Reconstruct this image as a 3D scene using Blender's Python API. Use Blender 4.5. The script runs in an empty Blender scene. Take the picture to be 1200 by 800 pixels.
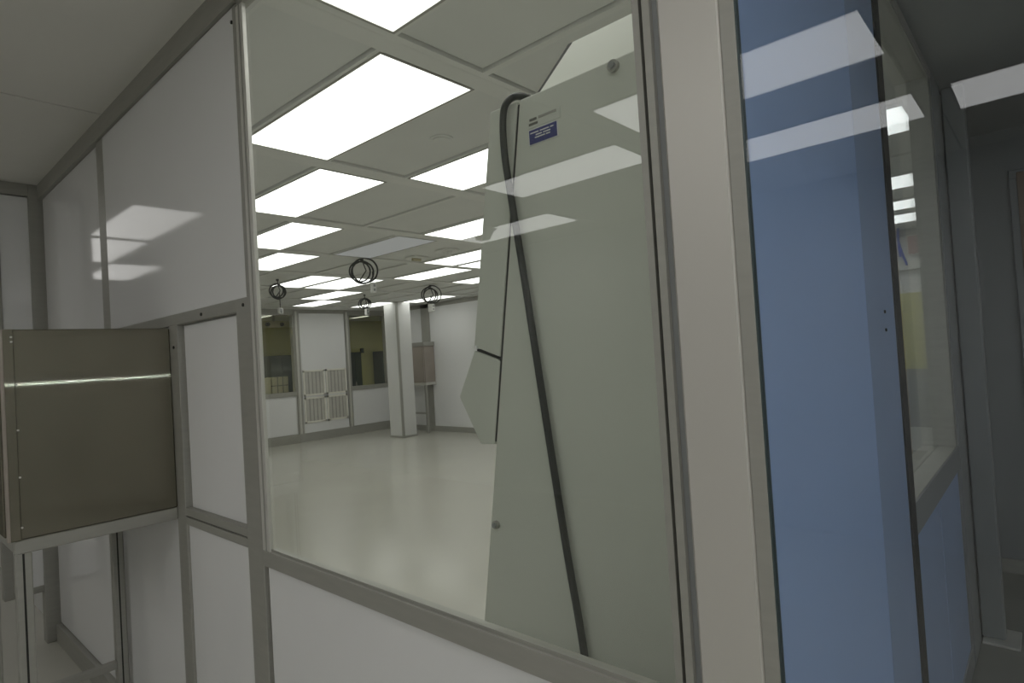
import bpy, bmesh, math, random
from mathutils import Vector, Matrix
random.seed(7)
S = bpy.context.scene
COL = S.collection

# ------------------------------------------------------------------ camera
D, H, HC = 0.88, 1.655, 1.29
ZC = H + HC                                  # ceiling height
F_PX = 704.0
YAW, PIT, ROL = (math.radians(a) for a in (41.94, 1.234, -3.502))
fw = Vector((-math.sin(YAW) * math.cos(PIT), math.cos(YAW) * math.cos(PIT), math.sin(PIT)))
r0 = Vector((math.cos(YAW), math.sin(YAW), 0)); u0 = r0.cross(fw)
rt = r0 * math.cos(ROL) + u0 * math.sin(ROL)
up = u0 * math.cos(ROL) - r0 * math.sin(ROL)
cd = bpy.data.cameras.new('camera'); cam = bpy.data.objects.new('camera', cd); COL.objects.link(cam)
cd.sensor_width = 36; cd.lens = 36 * F_PX / 1200; cd.clip_start = 0.02; cd.clip_end = 100
cam.matrix_world = Matrix(((rt.x, up.x, -fw.x, 0), (rt.y, up.y, -fw.y, -D), (rt.z, up.z, -fw.z, H), (0, 0, 0, 1)))
S.camera = cam

# ------------------------------------------------------------------ world, exposure
wd = bpy.data.worlds.new('world'); S.world = wd; wd.use_nodes = True
wd.node_tree.nodes['Background'].inputs[0].default_value = (0.5, 0.52, 0.55, 1)
wd.node_tree.nodes['Background'].inputs[1].default_value = 0.02
S.view_settings.view_transform = 'Standard'; S.view_settings.look = 'None'
S.view_settings.gamma = 1; S.view_settings.exposure = 0.0; S.view_settings.use_curve_mapping = False
LIGHT_MAIN = 2.8      # radiance of the diffusers in the large room
LIGHT_CAM = 3.0       # radiance of the diffusers in the room of the camera

# ------------------------------------------------------------------ materials
def nt(name):
    m = bpy.data.materials.new(name); m.use_nodes = True
    return m, m.node_tree.nodes, m.node_tree.links
def principled(name, col, rough=0.5, metal=0.0, coat=0.0, coat_rough=0.05, var=0.06, scale=6.0, bump=0.0, bscale=60.0,
               stretch=(1, 1, 1), spec=0.5, rvar=0.0):
    m, N, L = nt(name)
    b = N['Principled BSDF']
    b.inputs['Roughness'].default_value = rough; b.inputs['Metallic'].default_value = metal
    b.inputs['Coat Weight'].default_value = coat; b.inputs['Coat Roughness'].default_value = coat_rough
    b.inputs['Specular IOR Level'].default_value = spec
    tc = N.new('ShaderNodeNewGeometry'); mp = N.new('ShaderNodeMapping'); mp.inputs['Scale'].default_value = stretch
    L.new(tc.outputs['Position'], mp.inputs[0])
    nz = N.new('ShaderNodeTexNoise'); nz.inputs['Scale'].default_value = scale; nz.inputs['Detail'].default_value = 4
    L.new(mp.outputs[0], nz.inputs[0])
    mr = N.new('ShaderNodeMapRange'); mr.inputs[1].default_value = 0.25; mr.inputs[2].default_value = 0.75
    mr.inputs[3].default_value = 1 - var; mr.inputs[4].default_value = 1 + var
    L.new(nz.outputs[0], mr.inputs[0])
    mx = N.new('ShaderNodeVectorMath'); mx.operation = 'SCALE'; mx.inputs[0].default_value = col
    L.new(mr.outputs[0], mx.inputs['Scale']); L.new(mx.outputs[0], b.inputs['Base Color'])
    if rvar:
        r2 = N.new('ShaderNodeMapRange'); r2.inputs[1].default_value = 0.3; r2.inputs[2].default_value = 0.7
        r2.inputs[3].default_value = rough - rvar; r2.inputs[4].default_value = rough + rvar
        L.new(nz.outputs[0], r2.inputs[0]); L.new(r2.outputs[0], b.inputs['Roughness'])
    if bump:
        n2 = N.new('ShaderNodeTexNoise'); n2.inputs['Scale'].default_value = bscale; n2.inputs['Detail'].default_value = 3
        L.new(mp.outputs[0], n2.inputs[0])
        bp = N.new('ShaderNodeBump'); bp.inputs['Strength'].default_value = bump; bp.inputs['Distance'].default_value = 0.01
        L.new(n2.outputs[0], bp.inputs['Height']); L.new(bp.outputs[0], b.inputs['Normal'])
    return m
def emission(name, col, s):
    m, N, L = nt(name); N.remove(N['Principled BSDF'])
    e = N.new('ShaderNodeEmission'); e.inputs[0].default_value = (*col, 1); e.inputs[1].default_value = s
    L.new(e.outputs[0], N['Material Output'].inputs[0]); return m
def glass(name, tint=(0.965, 0.98, 0.965), f0=0.04):
    # thin clear pane: Fresnel mix (same from both sides) of a mirror reflection and clear transmission
    m, N, L = nt(name); N.remove(N['Principled BSDF'])
    g = N.new('ShaderNodeNewGeometry')
    d = N.new('ShaderNodeVectorMath'); d.operation = 'DOT_PRODUCT'
    L.new(g.outputs['Incoming'], d.inputs[0]); L.new(g.outputs['Normal'], d.inputs[1])
    ab = N.new('ShaderNodeMath'); ab.operation = 'ABSOLUTE'; L.new(d.outputs['Value'], ab.inputs[0])
    om = N.new('ShaderNodeMath'); om.operation = 'SUBTRACT'; om.inputs[0].default_value = 1; L.new(ab.outputs[0], om.inputs[1])
    pw = N.new('ShaderNodeMath'); pw.operation = 'POWER'; pw.inputs[1].default_value = 5; L.new(om.outputs[0], pw.inputs[0])
    ma = N.new('ShaderNodeMath'); ma.operation = 'MULTIPLY_ADD'; ma.inputs[1].default_value = 1 - f0; ma.inputs[2].default_value = f0
    L.new(pw.outputs[0], ma.inputs[0])
    t = N.new('ShaderNodeBsdfTransparent'); t.inputs[0].default_value = (*tint, 1)
    gl = N.new('ShaderNodeBsdfGlossy'); gl.inputs['Roughness'].default_value = 0.0; gl.inputs[0].default_value = (1, 1, 1, 1)
    mx = N.new('ShaderNodeMixShader'); L.new(ma.outputs[0], mx.inputs[0]); L.new(t.outputs[0], mx.inputs[1]); L.new(gl.outputs[0], mx.inputs[2])
    L.new(mx.outputs[0], N['Material Output'].inputs[0]); return m

M = {}
M['panel'] = principled('white laminate panel', (0.82, 0.82, 0.825), 0.06, var=0.02, scale=1.5, spec=0.2)
M['alu'] = principled('anodised aluminium', (0.385, 0.38, 0.345), 0.5, metal=0.25, var=0.05, scale=9, stretch=(1, 1, 6))
M['alu_light'] = principled('bright aluminium bead', (0.66, 0.65, 0.61), 0.45, metal=0.3, var=0.04, scale=9)
M['alu_warm'] = principled('satin post cladding', (0.60, 0.58, 0.54), 0.42, metal=0.25, var=0.03, scale=3, stretch=(1, 1, 0.3))
M['dark'] = principled('black gasket', (0.02, 0.02, 0.018), 0.6)
M['steel'] = principled('brushed stainless steel', (0.29, 0.27, 0.215), 0.2, metal=1.0, var=0.05, scale=5, stretch=(1, 1, 0.5))
def brush():        # vertical brushing: reflections spread sideways, stay sharp up and down
    T = M['steel'].node_tree; N = T.nodes; b = N['Principled BSDF']
    g = N.new('ShaderNodeBsdfAnisotropic'); g.distribution = 'GGX'
    g.inputs['Roughness'].default_value = 0.13; g.inputs['Anisotropy'].default_value = 0.95
    t = N.new('ShaderNodeCombineXYZ'); t.inputs[2].default_value = 1.0; T.links.new(t.outputs[0], g.inputs['Tangent'])
    T.links.new(b.inputs['Base Color'].links[0].from_socket, g.inputs['Color'])
    m = N.new('ShaderNodeMixShader'); m.inputs[0].default_value = 0.75
    T.links.new(b.outputs[0], m.inputs[1]); T.links.new(g.outputs[0], m.inputs[2]); T.links.new(m.outputs[0], N['Material Output'].inputs[0])
    b.inputs['Roughness'].default_value = 0.4
brush()
M['steel_warm'] = principled('warm stainless steel', (0.42, 0.37, 0.33), 0.4, metal=0.5, var=0.1, scale=4)
M['bsc'] = principled('cream enamelled sheet', (0.63, 0.64, 0.58), 0.38, var=0.02, scale=2)
M['bsc_light'] = principled('pale enamelled sheet', (0.84, 0.85, 0.78), 0.4, var=0.02, scale=2)
M['tile'] = principled('grey ceiling tile', (0.76, 0.765, 0.74), 0.6, var=0.03, scale=3)
M['tile_near'] = principled('pale ceiling panel', (0.80, 0.79, 0.745), 0.55, var=0.02, scale=2)
M['beam'] = principled('ceiling grid bar', (0.80, 0.80, 0.77), 0.5, var=0.02, scale=3)
M['floor'] = principled('epoxy floor', (0.57, 0.56, 0.50), 0.19, var=0.035, scale=1.2, bump=0.03, bscale=22)
M['floor_dark'] = principled('dark vinyl floor', (0.16, 0.16, 0.145), 0.35, var=0.08, scale=3)
M['blue'] = principled('blue protective film', (0.45, 0.61, 0.94), 0.35, var=0.04, scale=1.6, stretch=(1, 1, 0.4))
M['blue_grey'] = principled('blue film on stud', (0.36, 0.47, 0.69), 0.35, var=0.05, scale=2)
M['rubber'] = principled('black rubber', (0.022, 0.024, 0.022), 0.45)
M['label_blue'] = principled('blue label', (0.03, 0.04, 0.20), 0.35)
M['label_white'] = principled('label print', (0.75, 0.75, 0.75), 0.5)
M['sticker'] = principled('clear grey sticker', (0.62, 0.63, 0.58), 0.3)
M['ink'] = principled('faded ink', (0.14, 0.14, 0.12), 0.6)
M['white'] = principled('white plastic', (0.72, 0.72, 0.69), 0.45)
M['grille'] = principled('cream grille', (0.84, 0.82, 0.74), 0.5)
M['grille_back'] = principled('filter mesh', (0.36, 0.35, 0.32), 0.8, var=0.1, scale=60)
M['yellow'] = principled('yellow green wall', (0.52, 0.50, 0.24), 0.6, var=0.06, scale=1.5)
M['teal'] = principled('dark teal cabinet', (0.05, 0.075, 0.08), 0.35)
M['carton'] = principled('pale carton', (0.55, 0.50, 0.34), 0.7, var=0.08)
M['brown'] = principled('brown door trim', (0.28, 0.19, 0.13), 0.45)
M['greywall'] = principled('grey corridor wall', (0.27, 0.28, 0.28), 0.5, var=0.05, scale=2)
M['wall'] = principled('plain white wall', (0.70, 0.70, 0.69), 0.5, var=0.03, scale=2)
M['bluecord'] = principled('blue cord', (0.03, 0.07, 0.5), 0.5)
M['pink'] = principled('pink notice', (0.55, 0.33, 0.31), 0.6)
M['yellow_panel'] = principled('yellow panel', (0.56, 0.54, 0.22), 0.5)
M['lit'] = emission('lit diffuser', (1.0, 0.995, 0.955), LIGHT_MAIN)
M['lit_cam'] = emission('lit diffuser near', (1.0, 0.995, 0.97), LIGHT_CAM)
M['lit_far'] = emission('lit diffuser yellow room', (1.0, 0.97, 0.80), 1.6)
M['lit_streak'] = emission('added streak lamp lens', (0.84, 1.0, 0.98), 2300.0)  # lens of the lamp added for the streak on the steel
M['fill_corr'] = emission('added corridor fill diffuser', (1.0, 0.99, 0.97), 12.0)  # strong glow of the added, unseen corridor panels
M['lit_bay'] = emission('lit diffuser left bay', (1.0, 0.985, 0.95), 1.5)
M['fill_far'] = emission('added fill diffuser of the yellow room', (1.0, 0.97, 0.80), 24.0)  # strong glow of the added, hidden yellow room panels
M['lit_dim'] = emission('dim diffuser', (1.0, 1.0, 0.97), 0.27)
M['slat'] = principled('grille slat', (0.56, 0.545, 0.50), 0.5)
M['glass'] = glass('clear window glass')
M['glass_tint'] = glass('cool window glass', (0.94, 0.96, 0.98))

# ------------------------------------------------------------------ helpers
WORLD = {}
CACHE = {}
def put(name, me, loc, parent=None):
    o = bpy.data.objects.new(name, me); COL.objects.link(o)
    WORLD[o] = Vector(loc)
    if parent is not None:
        o.parent = parent; o.location = Vector(loc) - WORLD[parent]
    else:
        o.location = loc
    return o
def tag(o, label=None, cat=None, group=None, kind=None):
    if label: o['label'] = label
    if cat: o['category'] = cat
    if group: o['group'] = group
    if kind: o['kind'] = kind
    return o
def struct(o, label=None, cat=None):
    return tag(o, label, cat, kind='structure')
def thing(name, loc, label, cat, group=None):
    return tag(put(name, None, loc), label, cat, group)
def box(name, x0, x1, y0, y1, z0, z1, mat, parent=None, bev=0.0):
    d = (abs(x1 - x0), abs(y1 - y0), abs(z1 - z0))
    key = (tuple(round(v, 5) for v in d), mat, bev)
    me = CACHE.get(key)
    if me is None:
        bm = bmesh.new(); bmesh.ops.create_cube(bm, size=1)
        bmesh.ops.scale(bm, vec=d, verts=bm.verts)
        if bev: bmesh.ops.bevel(bm, geom=bm.edges[:], offset=min(bev, min(d) * 0.45), segments=1, affect='EDGES', profile=0.5)
        me = bpy.data.meshes.new(name); bm.to_mesh(me); bm.free(); me.materials.append(M[mat]); CACHE[key] = me
    return put(name, me, ((x0 + x1) / 2, (y0 + y1) / 2, (z0 + z1) / 2), parent)
def boxes(name, bl, mat, parent=None):
    bm = bmesh.new()
    c = Vector(((bl[0][0] + bl[0][1]) / 2, (bl[0][2] + bl[0][3]) / 2, min(b[4] for b in bl)))
    for x0, x1, y0, y1, z0, z1 in bl:
        r = bmesh.ops.create_cube(bm, size=1)
        bmesh.ops.scale(bm, vec=(abs(x1 - x0), abs(y1 - y0), abs(z1 - z0)), verts=r['verts'])
        bmesh.ops.translate(bm, vec=Vector(((x0 + x1) / 2, (y0 + y1) / 2, (z0 + z1) / 2)) - c, verts=r['verts'])
    me = bpy.data.meshes.new(name); bm.to_mesh(me); bm.free(); me.materials.append(M[mat])
    return put(name, me, c, parent)
def prism(name, pts, y0, y1, mat, parent=None, bev=0.0):
    # closed outline in X,Z extruded along Y
    c = Vector((sum(p[0] for p in pts) / len(pts), (y0 + y1) / 2, min(p[1] for p in pts)))
    bm = bmesh.new()
    a = [bm.verts.new(Vector((p[0], y0, p[1])) - c) for p in pts]
    b = [bm.verts.new(Vector((p[0], y1, p[1])) - c) for p in pts]
    n = len(pts); bm.faces.new(a); bm.faces.new(b[::-1])
    for i in range(n): bm.faces.new((a[i], b[i], b[(i + 1) % n], a[(i + 1) % n]))
    bmesh.ops.recalc_face_normals(bm, faces=bm.faces)
    if bev: bmesh.ops.bevel(bm, geom=bm.edges[:], offset=bev, segments=2, affect='EDGES', profile=0.5)
    me = bpy.data.meshes.new(name); bm.to_mesh(me); bm.free(); me.materials.append(M[mat])
    return put(name, me, c, parent)
def cyl(name, p, axis, rad, ln, mat, parent=None, seg=16, rad2=None):
    bm = bmesh.new()
    bmesh.ops.create_cone(bm, cap_ends=True, segments=seg, radius1=rad, radius2=rad if rad2 is None else rad2, depth=ln)
    if axis == 'x': bmesh.ops.rotate(bm, matrix=Matrix.Rotation(math.pi / 2, 3, 'Y'), verts=bm.verts)
    if axis == 'y': bmesh.ops.rotate(bm, matrix=Matrix.Rotation(math.pi / 2, 3, 'X'), verts=bm.verts)
    me = bpy.data.meshes.new(name); bm.to_mesh(me); bm.free(); me.materials.append(M[mat])
    return put(name, me, p, parent)
def smooth_path(pts, n=8):
    P = [Vector(p) for p in pts]; P = [2 * P[0] - P[1]] + P + [2 * P[-1] - P[-2]]; out = []
    for i in range(1, len(P) - 2):
        for k in range(n):
            t = k / n; a, b, c, d = P[i - 1:i + 3]
            out.append(0.5 * (2 * b + (c - a) * t + (2 * a - 5 * b + 4 * c - d) * t * t + (3 * b - a - 3 * c + d) * t ** 3))
    out.append(P[-2]); return out
def tube(name, pts, rad, mat, parent=None, sides=8):
    pts = [Vector(p) for p in pts]; c = pts[0].copy(); bm = bmesh.new(); rings = []
    ref = Vector((0, 1, 0.01))
    for i, p in enumerate(pts):
        t = (pts[min(i + 1, len(pts) - 1)] - pts[max(i - 1, 0)]).normalized()
        n1 = t.cross(ref)
        if n1.length < 1e-3: n1 = t.cross(Vector((1, 0, 0)))
        n1.normalize(); n2 = t.cross(n1).normalized(); ref = n1.cross(t) * -1 if False else n2 * -1
        rings.append([bm.verts.new(p - c + rad * (math.cos(2 * math.pi * k / sides) * n1 + math.sin(2 * math.pi * k / sides) * n2)) for k in range(sides)])
    for a, b in zip(rings, rings[1:]):
        for k in range(sides): bm.faces.new((a[k], a[(k + 1) % sides], b[(k + 1) % sides], b[k]))
    bm.faces.new(rings[0]); bm.faces.new(rings[-1][::-1])
    bmesh.ops.recalc_face_normals(bm, faces=bm.faces)
    for f in bm.faces: f.smooth = True
    me = bpy.data.meshes.new(name); bm.to_mesh(me); bm.free(); me.materials.append(M[mat])
    return put(name, me, c, parent)

XF = -12.45      # far wall of the large room
YB = 8.25        # back wall of the large room
XW = -0.38       # corridor face of the cross wall
# ================================================================== floors
struct(box('floor', -14.5, XW, -4.7, YB + 3.15, -0.06, 0, 'floor'), 'pale glossy epoxy floor of the rooms', 'floor')
struct(boxes('floor', [(XW, 3.0, 0.05, 4.6, -0.06, 0)], 'floor_dark'), 'dark floor of the corridor behind the right glass', 'floor')
struct(boxes('floor', [(XW, 3.0, -4.7, 0.05, -0.06, 0)], 'floor'), 'pale epoxy floor under the viewpoint', 'floor')

# ================================================================== ceilings
def fill_column(ceil, xa, xb, y0, y1, lights, tile_mat, drop, pitch=0.576, bar=0.036, gap=0.004, crossbars=True):
    """blank tiles (and thin cross bars) between the lights of one ceiling column"""
    L = sorted(lights); cur = y0; gaps = []
    for a, b in L: gaps.append((cur, a)); cur = b
    gaps.append((cur, y1))
    for a, b in gaps:
        if b - a < 0.02: continue
        n = max(1, round((b - a) / pitch)); st = (b - a) / n
        for i in range(n):
            ya, yb = a + i * st, a + (i + 1) * st
            if yb - ya > bar + 0.05:
                box('ceiling_tile', xa + gap, xb - gap, ya + bar / 2 + gap, yb - bar / 2 - gap, ZC + drop, ZC + drop + 0.02, tile_mat, ceil, 0.002)
            if crossbars: box('cross_bar', xa, xb, yb - bar / 2, yb + bar / 2, ZC, ZC + 0.035, 'beam', ceil)
        if crossbars: box('cross_bar', xa, xb, a - bar / 2, a + bar / 2, ZC, ZC + 0.035, 'beam', ceil)
def ceiling_light(x0, x1, y0, y1, mat, label, group):
    t = thing('ceiling_light', ((x0 + x1) / 2, (y0 + y1) / 2, ZC), label, 'ceiling light', group)
    e = 0.012
    boxes('frame', [(x0, x1, y0, y0 + e, ZC - 0.003, ZC + 0.04), (x0, x1, y1 - e, y1, ZC - 0.003, ZC + 0.04),
                    (x0, x0 + e, y0 + e, y1 - e, ZC - 0.003, ZC + 0.04), (x1 - e, x1, y0 + e, y1 - e, ZC - 0.003, ZC + 0.04)], 'alu', t)
    box('diffuser', x0 + e, x1 - e, y0 + e, y1 - e, ZC, ZC + 0.012, mat, t)
    return t

mc = struct(boxes('ceiling', [(XF, XW - 0.1, 0.06, YB, ZC + 0.05, ZC + 0.12)], 'dark'), 'gridded ceiling of the large white room', 'ceiling')  # black backing: shade of the gaps between tiles put into the colour
cols = [(-1.86, -0.55), (-3.33, -2.0), (-4.775, -3.475), (-6.19, -4.93), (-7.575, -6.32), (-9.03, -7.735), (-10.535, -9.21), (-11.8, -10.64)]
edges = [-0.48] + [-(abs(cols[i][0]) + abs(cols[i + 1][1])) / 2 for i in range(7)] + [XF]
for i, c in enumerate(cols):     # wide flat bars between the columns
    right = -0.48 if i == 0 else cols[i - 1][0]
    box('grid_bar', c[1], right, 0.1, YB, ZC, ZC + 0.035, 'beam', mc)
box('grid_bar', XF, cols[-1][0], 0.1, YB, ZC, ZC + 0.035, 'beam', mc)
main_lights = {
    0: [(0.05 + 0.06, 0.60), (3.2, 3.77), (5.02, 5.57), (6.16, 6.70), (7.0, 7.64)],
    1: [(0.64, 1.19), (1.82, 2.36)],
    2: [(1.22, 1.756), (3.14, 3.69)],
    3: [(1.795, 2.33), (2.96, 3.49), (4.30, 4.855), (4.92, 5.45)],
    4: [(2.37, 2.90), (4.85, 5.40), (6.07, 6.60)],
    5: [(3.58, 4.085), (4.145, 4.84)],
    6: [(4.90, 5.45), (7.30, 7.75)],
    7: [(3.62, 4.15), (5.40, 5.92), (6.80, 7.33)],
}
main_labels = {
    (0, 0): 'lit ceiling panel cut off by the top edge, above the cream cabinet',
    (0, 1): 'lit ceiling panel seen through the side window, the highest and largest there',
    (0, 2): 'lit ceiling panel seen through the side window, second from the top',
    (0, 3): 'lit ceiling panel seen through the side window, third from the top',
    (0, 4): 'lit ceiling panel seen through the side window, lowest, just above the blue cord',
    (1, 0): 'largest lit ceiling panel, seen whole beside the window post',
    (1, 1): 'lit ceiling panel partly hidden behind the top of the cream cabinet',
    (2, 0): 'second lit ceiling panel along the left post, below the largest one',
    (2, 1): 'lit ceiling panel running behind the cabinet, right of the dim panel',
    (3, 0): 'third lit ceiling panel along the left post',
    (3, 1): 'dim grey ceiling panel, barely lit, above the biggest cable coil',
    (3, 2): 'lit ceiling panel beside the round smoke detector, reaching behind the cabinet',
    (3, 3): 'small lit corner of a ceiling panel just below the smoke detector panel',
    (4, 0): 'fourth lit ceiling panel along the left post, above the leftmost coil',
    (4, 1): 'slim lit ceiling panel midway between the dim panel and the right coil',
    (4, 2): 'lit ceiling panel end beside the cabinet edge, right of the right coil',
    (5, 0): 'lit ceiling panel right of the leftmost cable coil',
    (5, 1): 'lit ceiling panel crossing behind the biggest cable coil',
    (7, 0): 'thin sliver of lit ceiling panel at the left post',
    (6, 0): 'lit ceiling panel third from the far grille wall, below the paired panels',
    (6, 1): 'lit ceiling panel behind the right coil near the plain back panel',
    (7, 1): 'lit ceiling panel right above the white grille panel',
    (7, 2): 'lit ceiling panel above the right far window, behind the lowest coil',
}
for i, c in enumerate(cols):
    L = main_lights[i]
    fill_column(mc, c[0], c[1], 0.12, YB, L, 'tile', 0.014, gap=0.009)
    for j, (a, b) in enumerate(L):
        ceiling_light(c[0] + 0.004, c[1] - 0.004, a, b, 'lit_dim' if (i, j) == (3, 1) else 'lit', main_labels[(i, j)], 'ceiling panels of the large room')

cc = struct(boxes('ceiling', [(-10, 3.0, -4.7, 0.0, ZC + 0.05, ZC + 0.12)], 'dark'), 'smooth panelled ceiling above the steel box', 'ceiling')  # black backing again colours in the shade of the panel joints
ccols = [(-10, -7.735), (-7.735, -6.36), (-6.36, -4.84), (-4.84, -3.38), (-3.38, -1.90), (-1.90, -0.41), (-0.41, 1.03), (1.03, 3.0)]
cam_lights = {0: [(-9.05, -7.76, -1.68, -1.13)], 1: [(-7.72, -6.40, -1.12, -0.59)], 2: [(-6.32, -5.02, -1.10, -0.58)],
              3: [(-4.80, -3.41, -4.03, -3.50)], 4: [(-3.20, -1.98, -2.91, -2.40)],
              5: [(-1.79, -0.49, -2.39, -1.84), (-1.79, -0.485, -3.555, -3.03)], 6: [(-0.335, 0.97, -3.58, -3.05), (-0.335, 0.97, -1.16, -0.60)], 7: [(1.1, 2.4, -2.39, -1.84), (1.1, 2.4, -1.16, -0.60)]}  # overhead and right-end panels are unseen, added to brighten the room
cam_labels = ['lit ceiling panel mirrored lowest in the glossy wall panel', 'lit ceiling panel mirrored second in the glossy wall panel',
              'lit ceiling panel mirrored highest and largest in the glossy wall panel', 'lit ceiling panel mirrored lowest on the cream cabinet window',
              'lit ceiling panel mirrored as the long strip across the cream cabinet', 'lit ceiling panel mirrored topmost in the blue right glass',
              'lit ceiling panel mirrored second in the blue right glass', 'lit ceiling panel mirrored at the right edge over the dark corridor',
              'added unseen ceiling panel overhead, brightening the blue side', 'added unseen ceiling panel brightening the right end of the near room',
              'added unseen ceiling panel brightening the right end close to the tall glass']
k = 0
for i, (xa, xb) in enumerate(ccols):
    for (a, b, c, d) in cam_lights[i]:
        ceiling_light(a, b, c, d, 'lit_bay' if i < 3 else 'lit_cam', cam_labels[k], 'ceiling panels of the near room'); k += 1
    ys = [(c, d) for a, b, c, d in cam_lights[i]]
    for (a, b, c, d) in cam_lights[i]:      # filler strips beside a light narrower than its column
        if a - xa > 0.03: box('filler_strip', xa + 0.002, a, c, d, ZC, ZC + 0.03, 'tile', cc)
        if xb - b > 0.03: box('filler_strip', b, xb - 0.002, c, d, ZC, ZC + 0.03, 'tile', cc)
    fill_column(cc, xa, xb, -4.6, 0.0, ys, 'tile_near', 0.0, pitch=1.8, bar=0.002, gap=0.007, crossbars=False)
struct(boxes('ceiling', [(XW - 0.0, 3.0, 0.06, 4.6, ZC, ZC + 0.08)], 'greywall'), 'dark ceiling of the corridor', 'ceiling')

# ================================================================== wall with the big window (between the rooms)
wf = struct(boxes('wall_front', [(XF, -1.98, 0.03, 0.06, 0, ZC + 0.05), (-1.98, -0.46, 0.03, 0.06, 0, 1.03), (-1.98, -0.46, 0.03, 0.06, 2.86, ZC + 0.05),
                                 (-0.43, -0.345, 0.01, 0.06, 0, ZC + 0.05), (-0.345, 3.0, 0.03, 0.06, ZC, ZC + 0.05)], 'wall'),
            'white panel wall in aluminium framing around the big window', 'wall')
def panel(x0, x1, z0, z1, yf=0.010):
    return box('wall_panel', x0, x1, yf, 0.03, z0, z1, 'panel', wf, 0.002)
panel(-4.83, -3.545, 0.12, 2.85); panel(-3.43, -1.937, 1.894, 2.85, 0.0); panel(-3.43, -2.65, 0.12, 1.852)
panel(-2.548, -2.02, 1.133, 1.848, 0.022); panel(-2.56, -2.02, 0.12, 1.07); panel(-1.895, -0.50, 0.12, 1.033, 0.006)
def alu(name, x0, x1, z0, z1, y0=0.0, mat='alu', y1=0.03, bev=0.002):
    return box(name, x0, x1, y0, y1, z0, z1, mat, wf, bev)
alu('stud', -3.545, -3.43, 0, 2.85); alu('stud', -2.65, -2.56, 0, 1.852); alu('stud', -2.02, -1.912, 0, 1.894, -0.001, y1=0.02); alu('stud', -1.937, -1.912, 1.894, 2.85, -0.001, y1=0.02)
alu('rail', -3.43, -2.02, 1.852, 1.894); alu('rail', -2.56, -2.02, 1.103, 1.133); alu('rail', -2.56, -2.02, 1.068, 1.098)
alu('gap', -2.56, -2.02, 1.098, 1.103, 0.008, 'dark', bev=0)
alu('baseboard', -4.83, -1.9, 0, 0.115, -0.016); alu('baseboard', -1.9, -0.34, 0, 0.115, -0.016)
for (x, z) in ((-2.60, 1.765), (-2.31, 1.871), (-1.962, 1.871), (-1.87, 1.065), (-1.94, 2.80)):
    cyl('screw', (x, -0.001, z), 'y', 0.006, 0.006, 'dark', wf, 10)
tr = struct(boxes('trim_1', [(-4.86, -1.9, -0.012, 0.03, 2.852, ZC), (-1.9, -0.315, -0.012, 0.03, 2.862, ZC)], 'alu'), 'aluminium angle trim along the top of the window wall', 'trim')

w1 = struct(boxes('window_1', [(-1.90, -0.449, -0.006, 0.024, 1.035, 1.083), (-1.90, -0.449, -0.002, 0.024, 2.832, 2.862)], 'alu'), 'big clear window in a slim aluminium frame', 'window')
box('sill_bead', -1.86, -0.482, 0.002, 0.022, 1.083, 1.091, 'alu', w1)
for a, b, m, y in ((-1.912, -1.904, 'dark', 0.012), (-1.904, -1.886, 'alu_light', -0.004), (-1.886, -1.878, 'dark', 0.006), (-1.878, -1.860, 'alu_light', -0.003)):
    box('frame_bead', a, b, y, 0.009, 1.083, 2.832, m, w1)
for a, b, m, y in ((-0.482, -0.470, 'alu', 0.0), (-0.470, -0.462, 'dark', 0.012), (-0.462, -0.449, 'alu', -0.004)):
    box('frame_bead', a, b, y, 0.02, 1.083, 2.832, m, w1)
box('pane', -1.862, -0.476, 0.003, 0.008, 1.088, 2.838, 'glass', w1)
# end post where the cross wall meets
po = struct(box('trim_2', -0.437, -0.338, -0.004, 0.066, 0, ZC, 'alu_warm', None, 0.004), 'wide grey post between the big window and the blue side', 'post')
box('gasket', -0.449, -0.437, 0.006, 0.06, 0, ZC, 'greywall', po)
box('edge_strip', -0.338, -0.316, -0.003, 0.010, 0, ZC, 'alu', po, 0.001)
box('glazing_edge', -0.316, -0.3135, -0.001, 0.010, 0, ZC, 'teal', po)

# ---- right glass
w2 = struct(boxes('window_2', [(-0.338, 3.0, -0.005, 0.055, 0, 0.10), (-0.338, 3.0, -0.005, 0.055, ZC - 0.06, ZC)], 'alu'), 'tall clear glass in front of the blue wall and dark corridor', 'window')
box('pane', -0.3145, 2.98, 0.001, 0.008, 0.10, ZC - 0.06, 'glass_tint', w2)

# ================================================================== left stub wall
wl = struct(box('wall_left', -4.92, -4.87, -0.21, -0.06, 0.365, 2.86, 'panel', None, 0.002), 'narrow white wall return in the far left corner', 'wall')
box('corner_post', -4.94, -4.855, -0.062, 0.03, 0, ZC, 'alu', wl, 0.004)
box('end_post', -4.93, -4.86, -0.26, -0.21, 0.33, ZC, 'alu', wl, 0.003)
box('top_rail', -4.93, -4.855, -0.26, -0.06, 2.865, ZC, 'alu', wl, 0.003)
box('bottom_rail', -4.93, -4.862, -0.21, -0.06, 0.33, 0.37, 'alu', wl, 0.003)
for z in (0.72, 0.80, 0.88): cyl('hinge_knuckle', (-4.85, -0.066, z), 'z', 0.010, 0.05, 'alu', wl, 10)
# rear and side walls of the near room (behind the viewpoint)
struct(box('wall_rear', -10, 3.0, -4.7, -4.6, 0, ZC + 0.05, 'wall'), 'plain white wall behind the viewpoint', 'wall')
struct(box('wall_right', 3.0, 3.1, -4.7, 4.7, 0, ZC + 0.05, 'wall'), 'white wall at the right end of the rooms', 'wall')
struct(box('wall_end', -10.1, -10, -4.7, 0.03, 0, ZC + 0.05, 'wall'), 'white wall at the left end of the near room', 'wall')

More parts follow.
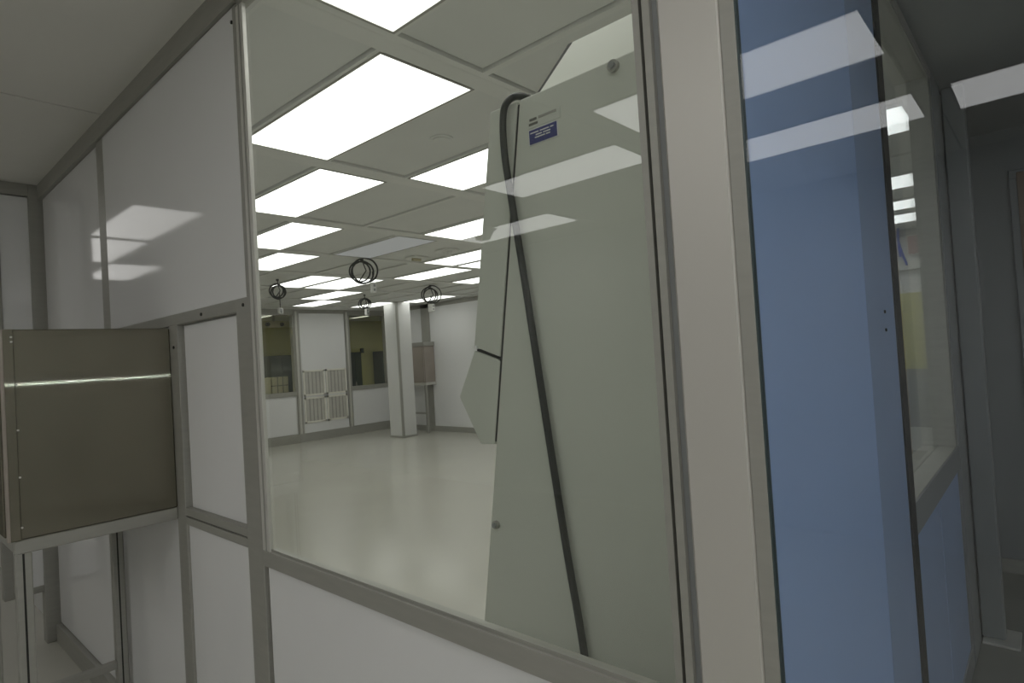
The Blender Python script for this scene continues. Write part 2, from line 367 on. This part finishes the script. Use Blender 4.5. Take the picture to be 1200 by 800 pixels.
# ================================================================== cross wall with blue film (between large room and corridor)
WB0, WB1 = XW - 0.09, XW       # thickness
Y0W, Y1W = 1.50, 2.735         # window opening
wc = struct(boxes('wall_cross', [(WB0, XW - 0.02, 0.07, Y0W - 0.06, 0, ZC + 0.05), (WB0, XW - 0.02, Y0W - 0.06, Y1W, 0, 0.96), (WB0, XW - 0.02, Y1W, YB, 0, ZC + 0.05),
                                 (WB0, XW - 0.02, Y0W - 0.06, Y1W, 2.90, ZC + 0.05)], 'wall'), 'cross wall with blue film, seen at a slant through the right glass', 'wall')
tag(box('film_panel', XW - 0.02, XW, 0.07, 1.028, 0.02, ZC, 'blue', wc), 'large panel still under light blue film')
tag(box('stud', XW - 0.02, XW, 1.03, 1.42, 0, ZC, 'blue_grey', wc), 'wide stud under darker blue film')
box('gasket', XW - 0.02, XW + 0.006, 1.42, Y0W + 0.005, 0, 2.9, 'dark', wc)
box('lower_rail', XW - 0.02, XW + 0.004, Y0W - 0.02, Y1W + 0.05, 0.962, 1.075, 'greywall', wc, 0.003)
tag(box('film_panel', XW - 0.02, XW - 0.004, Y0W, 2.1, 0.1, 0.962, 'blue_grey', wc, 0.002), 'film panel below the side window')
tag(box('film_panel', XW - 0.02, XW - 0.004, 2.11, Y1W, 0.1, 0.962, 'blue_grey', wc, 0.002))
box('baseboard', XW - 0.02, XW + 0.002, 0.09, 4.3, 0, 0.1, 'greywall', wc)
box('stud', XW - 0.02, XW + 0.006, Y1W + 0.05, 3.08, 0, ZC, 'greywall', wc, 0.003)
box('grey_panel', XW - 0.02, XW - 0.002, 3.08, 4.3, 0.1, ZC, 'greywall', wc, 0.002)
box('header', XW - 0.02, XW + 0.004, 1.42, 3.08, 2.905, ZC, 'alu', wc, 0.003)
for z in (1.715, 1.66): cyl('screw', (XW + 0.009, 1.22, z), 'x', 0.005, 0.004, 'dark', wc, 8)
w3 = struct(boxes('window_3', [(WB0, XW, Y1W - 0.03, Y1W + 0.05, 1.075, 2.905), (WB0, XW, Y0W - 0.04, Y0W, 1.075, 2.905),
                               (WB0, XW, Y0W, Y1W - 0.03, 1.065, 1.078), (WB0, XW, Y0W, Y1W - 0.03, 2.89, 2.905)], 'alu'), 'side window in the blue wall with pale reveals', 'window')
box('pane', XW - 0.075, XW - 0.069, Y0W, Y1W - 0.03, 1.078, 2.89, 'glass', w3)
# corridor end
we = struct(boxes('wall_back', [(XW, -0.10, 4.3, 4.4, 0, ZC + 0.05), (0.85, 3.0, 4.3, 4.4, 0, ZC + 0.05), (-0.10, 0.85, 4.3, 4.4, 2.62, ZC + 0.05)], 'greywall'), 'dark grey end wall of the corridor', 'wall')
box('baseboard', XW, -0.14, 4.28, 4.3, 0, 0.09, 'alu', we)
dr = struct(boxes('door_1', [(-0.06, 0.81, 4.33, 4.37, 0.01, 2.58)], 'dark'), 'dark door with brown trim at the right edge', 'door')
box('door_frame', -0.155, -0.115, 4.27, 4.31, 0, 2.66, 'greywall', dr, 0.004)
box('door_frame', -0.115, -0.075, 4.26, 4.33, 0, 2.64, 'brown', dr, 0.004)
box('door_frame', 0.81, 0.87, 4.27, 4.33, 0, 2.66, 'brown', dr, 0.004)
box('door_frame', -0.155, 0.87, 4.265, 4.30, 2.60, 2.66, 'greywall', dr, 0.004)
t = thing('steel_post', (-0.32, 3.18, 0), 'slim grey post with a pale square foot plate in the corridor', 'post')
box('shaft', -0.372, -0.275, 3.12, 3.22, 0.012, ZC, 'greywall', t, 0.006)
box('foot_plate', -0.368, -0.215, 3.05, 3.28, 0.0, 0.012, 'alu_light', t, 0.003)
t = thing('streak_lamp', (2.99, -0.88, 1.655), 'small round cool white lamp, added out of view to make the thin line in the steel box', 'lamp')
cyl('housing', (2.975, -0.88, 1.655), 'x', 0.03, 0.05, 'alu', t); cyl('lens', (2.948, -0.88, 1.655), 'x', 0.010, 0.006, 'lit_streak', t)  # added lamp, placed there for its streak on the brushed steel
for y, lab in ((0.55, 'added unseen corridor ceiling panel nearest the tall glass'), (2.3, 'added unseen corridor ceiling panel nearest the dark door')):
    ceiling_light(1.2, 2.5, y, y + 0.54, 'fill_corr', lab, 'added corridor ceiling panels')  # unseen panels added to brighten the blue wall

# ================================================================== large room: far wall, back wall
fwl = struct(boxes('wall_far', [(XF - 0.09, XF, 0.085, 4.3, 0, ZC + 0.05), (XF - 0.09, XF, 4.3, 5.77, 0, 1.06), (XF - 0.09, XF, 5.77, 7.15, 0, ZC + 0.05),
                                (XF - 0.09, XF, 7.15, YB, 0, 1.06), (XF - 0.09, XF, 4.3, 5.77, 2.86, ZC + 0.05), (XF - 0.09, XF, 7.15, YB, 2.86, ZC + 0.05)], 'wall'),
             'far white wall with two windows and grille panel', 'wall')
box('wall_panel', XF, XF + 0.012, 4.35, 5.74, 0.2, 1.03, 'panel', fwl); box('wall_panel', XF, XF + 0.012, 7.19, YB - 0.03, 0.2, 1.03, 'panel', fwl)
box('wall_panel', XF, XF + 0.014, 5.91, 7.05, 0.19, 2.86, 'panel', fwl)
for a, b in ((4.25, 4.35), (5.77, 5.90), (7.06, 7.16)): box('stud', XF, XF + 0.04, a, b, 0, ZC, 'alu', fwl, 0.004)
box('bead', XF, XF + 0.055, 5.80, 5.84, 0.19, 2.9, 'alu_light', fwl); box('bead', XF, XF + 0.055, 7.09, 7.12, 0.19, 2.9, 'alu_light', fwl)
box('rail', XF, XF + 0.03, 4.35, 5.77, 1.03, 1.13, 'alu', fwl); box('rail', XF, XF + 0.03, 7.16, YB, 1.03, 1.13, 'alu', fwl)
box('top_rail', XF, XF + 0.03, 0.1, YB, 2.86, ZC, 'alu', fwl); box('baseboard', XF, XF + 0.03, 0.1, YB, 0, 0.19, 'alu', fwl)
for n, (a, b, lab) in enumerate(((4.35, 5.77, 'far left window onto the yellow room'), (7.16, YB - 0.02, 'far right window onto the yellow room'))):
    w = struct(boxes('window_%d' % (4 + n), [(XF - 0.09, XF + 0.02, a, a + 0.03, 1.13, 2.86), (XF - 0.09, XF + 0.02, b - 0.03, b, 1.13, 2.86),
                                             (XF - 0.09, XF + 0.02, a, b, 2.82, 2.86), (XF - 0.09, XF + 0.02, a, b, 1.10, 1.13)], 'alu'), lab, 'window')
    box('pane', XF - 0.05, XF - 0.044, a + 0.02, b - 0.02, 1.12, 2.84, 'glass', w)
# return air grilles
gl = {(0, 0): 'lower left', (1, 0): 'lower right', (0, 1): 'upper left', (1, 1): 'upper right'}
for ix in range(2):
    for iz in range(2):
        y0 = 5.93 + ix * 0.565; z0 = 0.40 + iz * 0.605; y1, z1 = y0 + 0.535, z0 + 0.575
        t = thing('air_grille', (XF + 0.014, (y0 + y1) / 2, z0), 'cream return air grille, %s of the four on the far wall' % gl[(ix, iz)], 'grille', 'return air grilles')
        boxes('frame', [(XF + 0.014, XF + 0.034, y0, y0 + 0.04, z0, z1), (XF + 0.014, XF + 0.034, y1 - 0.04, y1, z0, z1),
                        (XF + 0.014, XF + 0.034, y0, y1, z0, z0 + 0.04), (XF + 0.014, XF + 0.034, y0, y1, z1 - 0.04, z1)], 'grille', t)
        box('filter', XF + 0.0142, XF + 0.018, y0 + 0.03, y1 - 0.03, z0 + 0.03, z1 - 0.03, 'grille_back', t)
        for q in range(5):
            yy = y0 + 0.05 + q * 0.0925
            box('slat', XF + 0.018, XF + 0.026, yy, yy + 0.068, z0 + 0.04, z1 - 0.04, 'slat', t)
wb = struct(boxes('wall_north', [(XF - 0.1, WB0, YB, YB + 0.1, 0, ZC + 0.05)], 'wall'), 'back wall of the large room behind the column', 'wall')
for a, b in ((XF + 0.03, -11.02), (-10.72, -8.6), (-8.5, -6.4), (-6.3, -4.2), (-4.1, -2.0)):
    z0 = 0.12
    box('wall_panel', a, b, YB - 0.014, YB, z0, 2.86, 'panel', wb)
for a, b in ((-11.02, -10.72), (-8.6, -8.5), (-6.4, -6.3), (-4.2, -4.1), (-2.0, -1.9)): box('stud', a, b, YB - 0.03, YB, 0, ZC, 'alu', wb, 0.004)
box('baseboard', XF, WB0, YB - 0.025, YB, 0, 0.12, 'alu', wb); box('top_rail', XF, WB0, YB - 0.03, YB, 2.86, ZC, 'alu', wb)
tag(box('coloured_panel', -1.75, -1.0, YB - 0.03, YB - 0.001, 1.16, 2.13, 'yellow_panel', wb), 'yellow panel at the end of the side window view')
tag(box('coloured_panel', -1.8, -0.9, YB - 0.02, YB - 0.001, 0.42, 1.16, 'greywall', wb), 'grey lower panel')
tag(box('ledge', -1.85, -0.8, YB - 0.10, YB, 2.42, 2.54, 'alu_light', wb, 0.004), 'pale ledge below the notice')
# column
cl = struct(box('column', -10.98, -10.52, 7.15, 7.52, 0, ZC, 'wall', None, 0.006), 'white square column standing before the far wall', 'column')
box('corner_strip', -10.56, -10.512, 7.142, 7.19, 0.02, ZC, 'alu', cl, 0.004)
box('base_band', -10.99, -10.51, 7.14, 7.53, 0, 0.04, 'alu', cl, 0.003)

# yellow room behind the far windows
struct(box('wall_yellow', XF - 3.2, XF - 3.1, 3.0, 11.3, 0, ZC, 'yellow'), 'yellow green wall of the room behind the far windows', 'wall')
struct(boxes('wall_yellow_side', [(XF - 3.1, XF - 0.1, 3.0, 3.1, 0, ZC), (XF - 3.1, XF - 0.1, 11.3, 11.4, 0, ZC)], 'yellow'), 'side walls of the yellow room', 'wall')
struct(box('ceiling', XF - 3.2, XF - 0.09, 3.0, 11.4, ZC, ZC + 0.06, 'tile'), 'ceiling of the yellow room', 'ceiling')
struct(box('floor', XF - 3.2, -14.5, 3.0, 11.4, -0.06, 0, 'floor'), 'floor of the yellow room', 'floor')
for n, (y, lb) in enumerate(((5.9, 'dim strip of light inside the far left window'), (8.6, 'dim strip of light inside the far right window'))):
    ceiling_light(XF - 2.2, XF - 1.2, y, y + 0.22, 'lit_far', lb, 'lights of the yellow room')
for y, lb in ((3.3, 'added yellow room ceiling panel hidden left of the far windows'), (9.7, 'added yellow room ceiling panel hidden right of the far windows')):
    ceiling_light(XF - 1.3, XF - 0.25, y, y + 0.9, 'fill_far', lb, 'lights of the yellow room')  # added out of sight to brighten the yellow room
def locker(y0, y1, z1, lab):
    x = XF - 3.07
    t = thing('tall_cabinet', (x + 0.25, (y0 + y1) / 2, 0), lab, 'cabinet', 'dark cabinets in the yellow room')
    box('body', x, x + 0.45, y0, y1, 0.05, z1, 'teal', t, 0.005); box('plinth', x + 0.02, x + 0.42, y0 + 0.02, y1 - 0.02, 0, 0.05, 'dark', t)
    ym = (y0 + y1) / 2
    for a, b in ((y0 + 0.01, ym - 0.004), (ym + 0.004, y1 - 0.01)):
        d = box('door', x + 0.45, x + 0.468, a, b, 0.07, z1 - 0.02, 'teal', t, 0.003); box('handle', x + 0.468, x + 0.48, (b if b < ym else a) - 0.012, (b if b < ym else a) + 0.012, z1 * 0.5, z1 * 0.5 + 0.14, 'alu', d)
locker(6.49, 7.12, 2.0, 'dark cabinet behind the far left window')
locker(8.80, 9.25, 2.0, 'dark cabinet at the left of the far right window')
locker(9.97, 10.5, 2.0, 'dark cabinet at the right of the far right window')
t = thing('emergency_light', (XF - 1.0, 5.82, 2.62), 'twin lamp emergency light box inside the far left window', 'light')
box('body', XF - 1.05, XF - 0.95, 5.68, 5.98, 2.62, 2.76, 'carton', t, 0.005); box('bracket', XF - 1.02, XF - 0.98, 5.81, 5.85, 2.76, ZC, 'alu', t)
cyl('lamp_head', (XF - 0.94, 5.66, 2.69), 'x', 0.045, 0.06, 'dark', t); cyl('lamp_head', (XF - 0.94, 6.00, 2.69), 'x', 0.045, 0.06, 'dark', t)
t = thing('work_table', (XF - 0.75, 5.4, 0), 'table behind the far left window, cartons on it', 'table')
box('table_top', XF - 1.05, XF - 0.45, 4.4, 6.2, 1.02, 1.06, 'alu', t, 0.003)
for xx in (XF - 1.02, XF - 0.52):
    for yy in (4.43, 6.13): box('leg', xx, xx + 0.04, yy, yy + 0.04, 0, 1.02, 'alu', t)
for y0, y1, h, lab in ((5.20, 5.47, 0.40, 'plain pale carton, left one on the table behind glass'), (5.50, 5.88, 0.41, 'pale carton with crossed bands behind the far left window')):
    t = thing('carton', (XF - 0.7, (y0 + y1) / 2, 1.06), lab, 'box', 'cartons in the yellow room')
    box('body', XF - 0.85, XF - 0.55, y0, y1, 1.06, 1.06 + h, 'carton', t, 0.004)
    if h > 0.405:
        for q in (0.33, 0.66): box('band', XF - 0.855, XF - 0.545, y0 + q * (y1 - y0) - 0.01, y0 + q * (y1 - y0) + 0.01, 1.06, 1.065 + h, 'ink', t)
        box('band', XF - 0.856, XF - 0.544, y0 - 0.001, y1 + 0.001, 1.06 + h * 0.5, 1.06 + h * 0.5 + 0.02, 'ink', t)
t = thing('thermostat', (XF - 3.1, 9.6, 2.0), 'small dark wall box on the yellow wall behind glass', 'wall box')
box('body', XF - 3.1, XF - 3.06, 9.54, 9.66, 1.98, 2.12, 'dark', t, 0.004); box('cover', XF - 3.06, XF - 3.05, 9.555, 9.645, 1.995, 2.105, 'teal', t)

# ================================================================== biological cabinet
b = thing('safety_cabinet', (-0.85, 0.9, 0), 'tall cream laboratory cabinet seen from its side behind the window', 'lab cabinet')
YA, YZ = 0.30, 1.42
ed = lambda z: -0.983 - (2.308 - z) * 0.1766       # sloping seam
prism('side_panel', [(ed(2.308), 2.308), (-0.52, 2.308), (-0.52, 0.70), (ed(0.75), 0.70), (ed(0.75), 0.75)], YA, YA + 0.03, 'bsc', b, 0.003)
prism('body', [(ed(2.29) + 0.01, 2.29), (-0.53, 2.29), (-0.53, 0.72), (ed(0.76) + 0.01, 0.72), (ed(0.76) + 0.01, 0.76)], YA + 0.03, YZ, 'bsc', b)
s = 0.010
prism('front_upper', [(ed(2.308) - s, 2.308), (ed(1.65) - s, 1.650), (-1.206, 1.683), (-1.090, 2.311)], YA + 0.002, YZ, 'bsc', b, 0.003)
prism('front_lower', [(ed(1.64) - s, 1.640), (ed(1.413) - s, 1.413), (-1.205, 1.411), (-1.281, 1.542), (-1.208, 1.672)], YA + 0.004, YZ, 'bsc', b, 0.003)
prism('seam_backing', [(ed(2.30) - s - 0.004, 2.300), (ed(1.413) - s - 0.003, 1.42), (ed(1.413) + 0.01, 1.42), (ed(2.3) + 0.01, 2.300)], YA + 0.006, YA + 0.03, 'dark', b)
prism('sash_lip', [(-1.205, 1.668), (-1.13, 1.642), (-1.13, 1.652), (-1.205, 1.679)], YA + 0.012, YZ - 0.01, 'dark', b)
def hood(name, pts, mat):
    c = Vector((-0.7, 0.8, 2.309)); bm = bmesh.new(); v = [bm.verts.new(Vector(p) - c) for p in pts]
    for f in ((0, 1, 2, 3), (7, 6, 5, 4), (0, 4, 5, 1), (1, 5, 6, 2), (2, 6, 7, 3), (3, 7, 4, 0)): bm.faces.new([v[q] for q in f])
    bmesh.ops.recalc_face_normals(bm, faces=bm.faces)
    me = bpy.data.meshes.new(name); bm.to_mesh(me); bm.free(); me.materials.append(M[mat]); return put(name, me, c, b)
hood('hood', [(-0.917, 0.304, 2.309), (-0.53, 0.304, 2.309), (-0.53, 0.335, 2.411), (-0.832, 0.335, 2.411),
              (-0.917, 1.30, 2.309), (-0.53, 1.30, 2.309), (-0.53, 1.27, 2.411), (-0.832, 1.27, 2.411)], 'bsc_light')
hood('hood_edge', [(-0.931, 0.306, 2.309), (-0.920, 0.306, 2.309), (-0.835, 0.337, 2.413), (-0.846, 0.337, 2.413),
                   (-0.931, 1.30, 2.309), (-0.920, 1.30, 2.309), (-0.835, 1.27, 2.413), (-0.846, 1.27, 2.413)], 'dark')
for x in (-1.15, -0.62):
    for y in (YA + 0.06, YZ - 0.12): box('stand_leg', x, x + 0.06, y, y + 0.06, 0, 0.72, 'bsc', b, 0.004)
box('stand_bar', -1.13, -0.57, YA + 0.07, YA + 0.11, 0.15, 0.20, 'bsc', b); box('stand_bar', -1.13, -0.57, YZ - 0.11, YZ - 0.07, 0.15, 0.20, 'bsc', b)
for (x, z, r) in ((-1.156, 1.195, 0.011), (-0.699, 2.290, 0.014)):
    o = cyl('bolt', (x, YA - 0.004, z), 'y', r, 0.010, 'alu', b); cyl('bolt_head', (x, YA - 0.011, z), 'y', r * 0.55, 0.008, 'greywall', o)
box('latch', -1.213, -1.193, YA - 0.002, YA + 0.02, 1.676, 1.686, 'label_white', b)
# labels
def flat(name, x0, x1, z0, z1, mat, par, y=YA - 0.0015, th=0.0015): return box(name, x0, x1, y, y + th, z0, z1, mat, par)
lb = flat('label', -0.959, -0.866, 2.180, 2.2205, 'label_white', b); tag(lb, 'dark blue rating label with white border')
flat('label_field', -0.9565, -0.8685, 2.1825, 2.218, 'label_blue', lb, YA - 0.0025, 0.0012)
for (x0, x1, z) in ((-0.952, -0.925, 2.2085), (-0.921, -0.892, 2.2085), (-0.888, -0.878, 2.2085), (-0.935, -0.915, 2.2015), (-0.911, -0.888, 2.2015), (-0.938, -0.905, 2.195), (-0.902, -0.889, 2.195)):
    flat('print', x0, x1, z, z + 0.0030, 'label_white', lb, YA - 0.0032, 0.0008)
st = flat('sticker', -0.958, -0.856, 2.224, 2.252, 'sticker', b); tag(st, 'pale grey sticker with faint print above the blue label')
for (x0, x1, z) in ((-0.953, -0.93, 2.2415), (-0.956, -0.927, 2.230)):
    flat('print', x0, x1, z, z + 0.006, 'ink', st, YA - 0.0022, 0.0008)
flat('print', -0.924, -0.868, 2.242, 2.248, 'grille_back', st, YA - 0.0022, 0.0008)
cord = smooth_path([(-0.975, 0.38, 2.318), (-0.990, 0.315, 2.324), (-1.010, 0.290, 2.314), (-1.028, 0.284, 2.28), (-1.032, 0.284, 2.18), (-1.016, 0.284, 2.042), (-0.998, 0.284, 1.905),
                    (-0.974, 0.284, 1.706), (-0.951, 0.284, 1.512), (-0.910, 0.284, 1.179), (-0.873, 0.284, 0.905), (-0.86, 0.284, 0.6), (-0.80, 0.22, 0.1), (-0.7, 0.25, 0.012)])
tag(tube('power_cord', cord, 0.0095, 'rubber', b, 10), 'thick black power cord hanging down the cabinet side')

# ================================================================== steel pass-through boxes
def rod(par, name, x0, x1, y0, y1, z0, z1, mat='alu'): return box(name, x0, x1, y0, y1, z0, z1, mat, par, 0.003)
p = thing('pass_through', (-3.02, -0.25, 0), 'brushed steel pass-through box on an aluminium stand at the left', 'pass-through')
box('body', -3.40, -2.64, -0.51, -0.001, 1.127, 1.845, 'steel', p, 0.004)
d = box('door', -3.385, -2.66, -0.535, -0.512, 1.14, 1.835, 'steel', p, 0.004)
box('handle', -3.34, -3.31, -0.565, -0.535, 1.40, 1.56, 'alu_light', d, 0.006)
hg = box('hinge_strip', -2.642, -2.634, -0.522, -0.492, 1.127, 1.845, 'steel', p, 0.002)
cyl('hinge_pin', (-2.640, -0.524, 1.486), 'z', 0.007, 0.716, 'steel_warm', hg, 10)
for z in (1.818, 1.802, 1.655, 1.50, 1.34, 1.17): cyl('rivet', (-2.632, -0.498 if z > 1.8 else -0.49, z), 'x', 0.0035, 0.004, 'alu_light', hg, 8)
for x in (-3.40, -2.685): rod(p, 'stand_rail', x, x + 0.045, -0.51, -0.001, 1.08, 1.126)
rod(p, 'stand_rail', -3.355, -2.685, -0.51, -0.465, 1.08, 1.126); rod(p, 'stand_rail', -3.355, -2.685, -0.05, -0.005, 1.08, 1.126)
for x in (-3.40, -2.685):
    for y in (-0.51, -0.055):
        if x > -3 and y > -0.1: continue
        l = rod(p, 'leg', x, x + 0.045, y, y + 0.045, 0.0, 1.08)
        box('slot', x + 0.0445, x + 0.0458, y + 0.018, y + 0.024, 0.02, 1.08, 'dark', l)
rod(p, 'stretcher', -3.395, -3.36, -0.465, -0.055, 0.29, 0.325); rod(p, 'stretcher', -3.355, -2.685, -0.505, -0.47, 0.29, 0.325)
q = thing('pass_through', (-11.05, 7.95, 0), 'small brown-grey pass-through box on legs right of the far column', 'pass-through')
box('body', -11.490, -10.610, YB - 0.32, YB - 0.03, 1.14, 1.97, 'steel_warm', q, 0.006)
d = box('door', -11.055, -10.630, YB - 0.345, YB - 0.322, 1.16, 1.95, 'steel_warm', q, 0.004); box('handle', -11.130, -11.080, YB - 0.37, YB - 0.322, 1.56, 1.63, 'dark', d)
box('door', -11.470, -11.160, YB - 0.345, YB - 0.322, 1.16, 1.95, 'steel_warm', q, 0.004); box('mullion', -11.150, -11.065, YB - 0.335, YB - 0.322, 1.16, 1.95, 'dark', q)
box('top_rail', -11.510, -10.590, YB - 0.34, YB - 0.03, 1.97, 2.06, 'alu', q); box('stand_rail', -11.510, -10.590, YB - 0.33, YB - 0.03, 1.08, 1.14, 'alu_light', q)
for x in (-11.500, -11.230, -10.670): box('leg', x, x + 0.06, YB - 0.33, YB - 0.28, 0, 1.08, 'alu', q, 0.003)
box('stretcher', -11.440, -10.670, YB - 0.32, YB - 0.29, 0.42, 0.46, 'alu', q)

# ================================================================== hanging cables, detectors
def coil(loc, R, drop, n, lab, plug):
    t = thing('cable_coil', loc, lab, 'cable coil', 'cable coils hanging from the ceiling')
    x, y, z = loc
    cyl('hook', (x, y, z - 0.012), 'z', 0.02, 0.024, 'dark', t, 10)
    tube('drop', [(x, y, z - 0.01), (x + 0.004, y, z - drop * 0.5), (x, y + 0.003, z - drop)], 0.007, 'rubber', t, 6)
    nx, ny = 0.64, 0.77     # coil plane roughly across the view
    for i in range(n):
        a0 = random.uniform(-0.5, 0.5); r = R * random.uniform(0.82, 1.05); ox = (i - (n - 1) / 2) * 0.22 * R; oz = random.uniform(-0.15, 0.15) * R
        pts = []
        for k in range(33):
            a = 2 * math.pi * k / 32
            u_, v_ = r * math.cos(a), r * math.sin(a) * random.uniform(0.97, 1.03)
            dep = 0.25 * r * math.sin(a + a0) + 0.02 * i
            pts.append((x + nx * (u_ + ox) + ny * dep * 0.5, y + ny * (u_ + ox) - nx * dep * 0.5, z - drop - R + v_ + oz))
        tube('loop', pts, 0.0105, 'rubber', t, 6)
    tube('cross_loop', [(x, y, z - drop + 0.01), (x + nx * R * 0.3, y + ny * R * 0.3, z - drop - R * 0.9), (x - nx * R * 0.4, y - ny * R * 0.4, z - drop - R * 1.9)], 0.008, 'rubber', t, 6)
    if plug:
        dx, zb, hh, ww = plug
        bx_, by_ = x + nx * dx, y + ny * dx
        tube('tail', [(bx_ * 0.98 + x * 0.02, by_ * 0.98 + y * 0.02, z - drop - R), (bx_, by_, z - zb + 0.01)], 0.006, 'rubber', t, 6)
        o = box('outlet_box', bx_ - ww / 2, bx_ + ww / 2, by_ - 0.03, by_ + 0.03, z - zb - hh, z - zb, 'white', t, 0.004)
        for k in (0.3, 0.7): box('socket', bx_ + ww / 2, bx_ + ww / 2 + 0.002, by_ - 0.015, by_ + 0.015, z - zb - hh * k - 0.015, z - zb - hh * k + 0.015, 'greywall', o)
coil((-6.257, 3.413, ZC), 0.145, 0.02, 3, 'biggest coil of black cable below the dim ceiling panel', (0.12, 0.30, 0.13, 0.05))
coil((-8.247, 3.325, ZC), 0.10, 0.08, 3, 'leftmost coil of black cable by the window post', (0.02, 0.42, 0.08, 0.05))
coil((-7.983, 5.965, ZC), 0.145, 0.04, 3, 'rightmost coil of black cable with a pale outlet box below', (0.0, 0.33, 0.13, 0.11))
coil((-9.528, 5.67, ZC), 0.10, 0.06, 3, 'lowest coil of black cable in front of the far right window', (0.03, 0.27, 0.12, 0.06))
t = thing('smoke_detector', (-5.36, 4.02, ZC), 'round pale smoke detector on the ceiling beside a lit panel', 'smoke detector')
cyl('base', (-5.36, 4.02, ZC + 0.004), 'z', 0.15, 0.016, 'beam', t, 24); cyl('dome', (-5.36, 4.02, ZC - 0.03), 'z', 0.035, 0.06, 'white', t, 16, 0.07)
t = thing('ceiling_sensor', (-5.9, 4.0, ZC), 'small dark slotted sensor on the ceiling left of the smoke detector', 'sensor')
box('plate', -6.0, -5.8, 3.88, 4.1, ZC - 0.004, ZC + 0.012, 'beam', t); box('slot', -5.94, -5.9, 3.93, 4.06, ZC - 0.035, ZC - 0.004, 'carton', t, 0.004)
t = thing('sprinkler_cover', (-2.62, 1.52, ZC + 0.012), 'faint round sprinkler cover on the ceiling tile beside the largest light', 'sprinkler')
cyl('plate', (-2.62, 1.52, ZC + 0.011), 'z', 0.07, 0.010, 'tile', t, 24); cyl('cap', (-2.62, 1.52, ZC + 0.005), 'z', 0.05, 0.006, 'tile', t, 24)
t = thing('ceiling_dome', (-4.25, -3.5, ZC), 'round dome mirrored at the edge of the cream cabinet', 'dome')
cyl('dome', (-4.25, -3.5, ZC - 0.05), 'z', 0.07, 0.10, 'tile', t, 24, 0.12); cyl('rim', (-4.25, -3.5, ZC - 0.003), 'z', 0.14, 0.008, 'beam', t, 24)
# seen through the side window
t = thing('blue_cord', (-1.36, 8.05, ZC), 'bright blue cord dangling behind the side window', 'cord')
tube('strand', smooth_path([(-1.37, 8.05, ZC), (-1.375, 8.05, 2.8), (-1.34, 8.05, 2.62), (-1.30, 8.05, 2.47)]), 0.012, 'bluecord', t, 6)
tube('strand', smooth_path([(-1.365, 8.03, ZC), (-1.37, 8.03, 2.75), (-1.36, 8.03, 2.58)]), 0.012, 'bluecord', t, 6)
t = thing('notice', (-1.22, YB - 0.02, 2.70), 'pale pink notice on the wall behind the blue cord', 'notice')
box('sheet', -1.30, -1.02, YB - 0.036, YB - 0.031, 2.62, 2.85, 'pink', t); box('backing', -1.31, -1.01, YB - 0.031, YB - 0.0145, 2.61, 2.86, 'white', t)
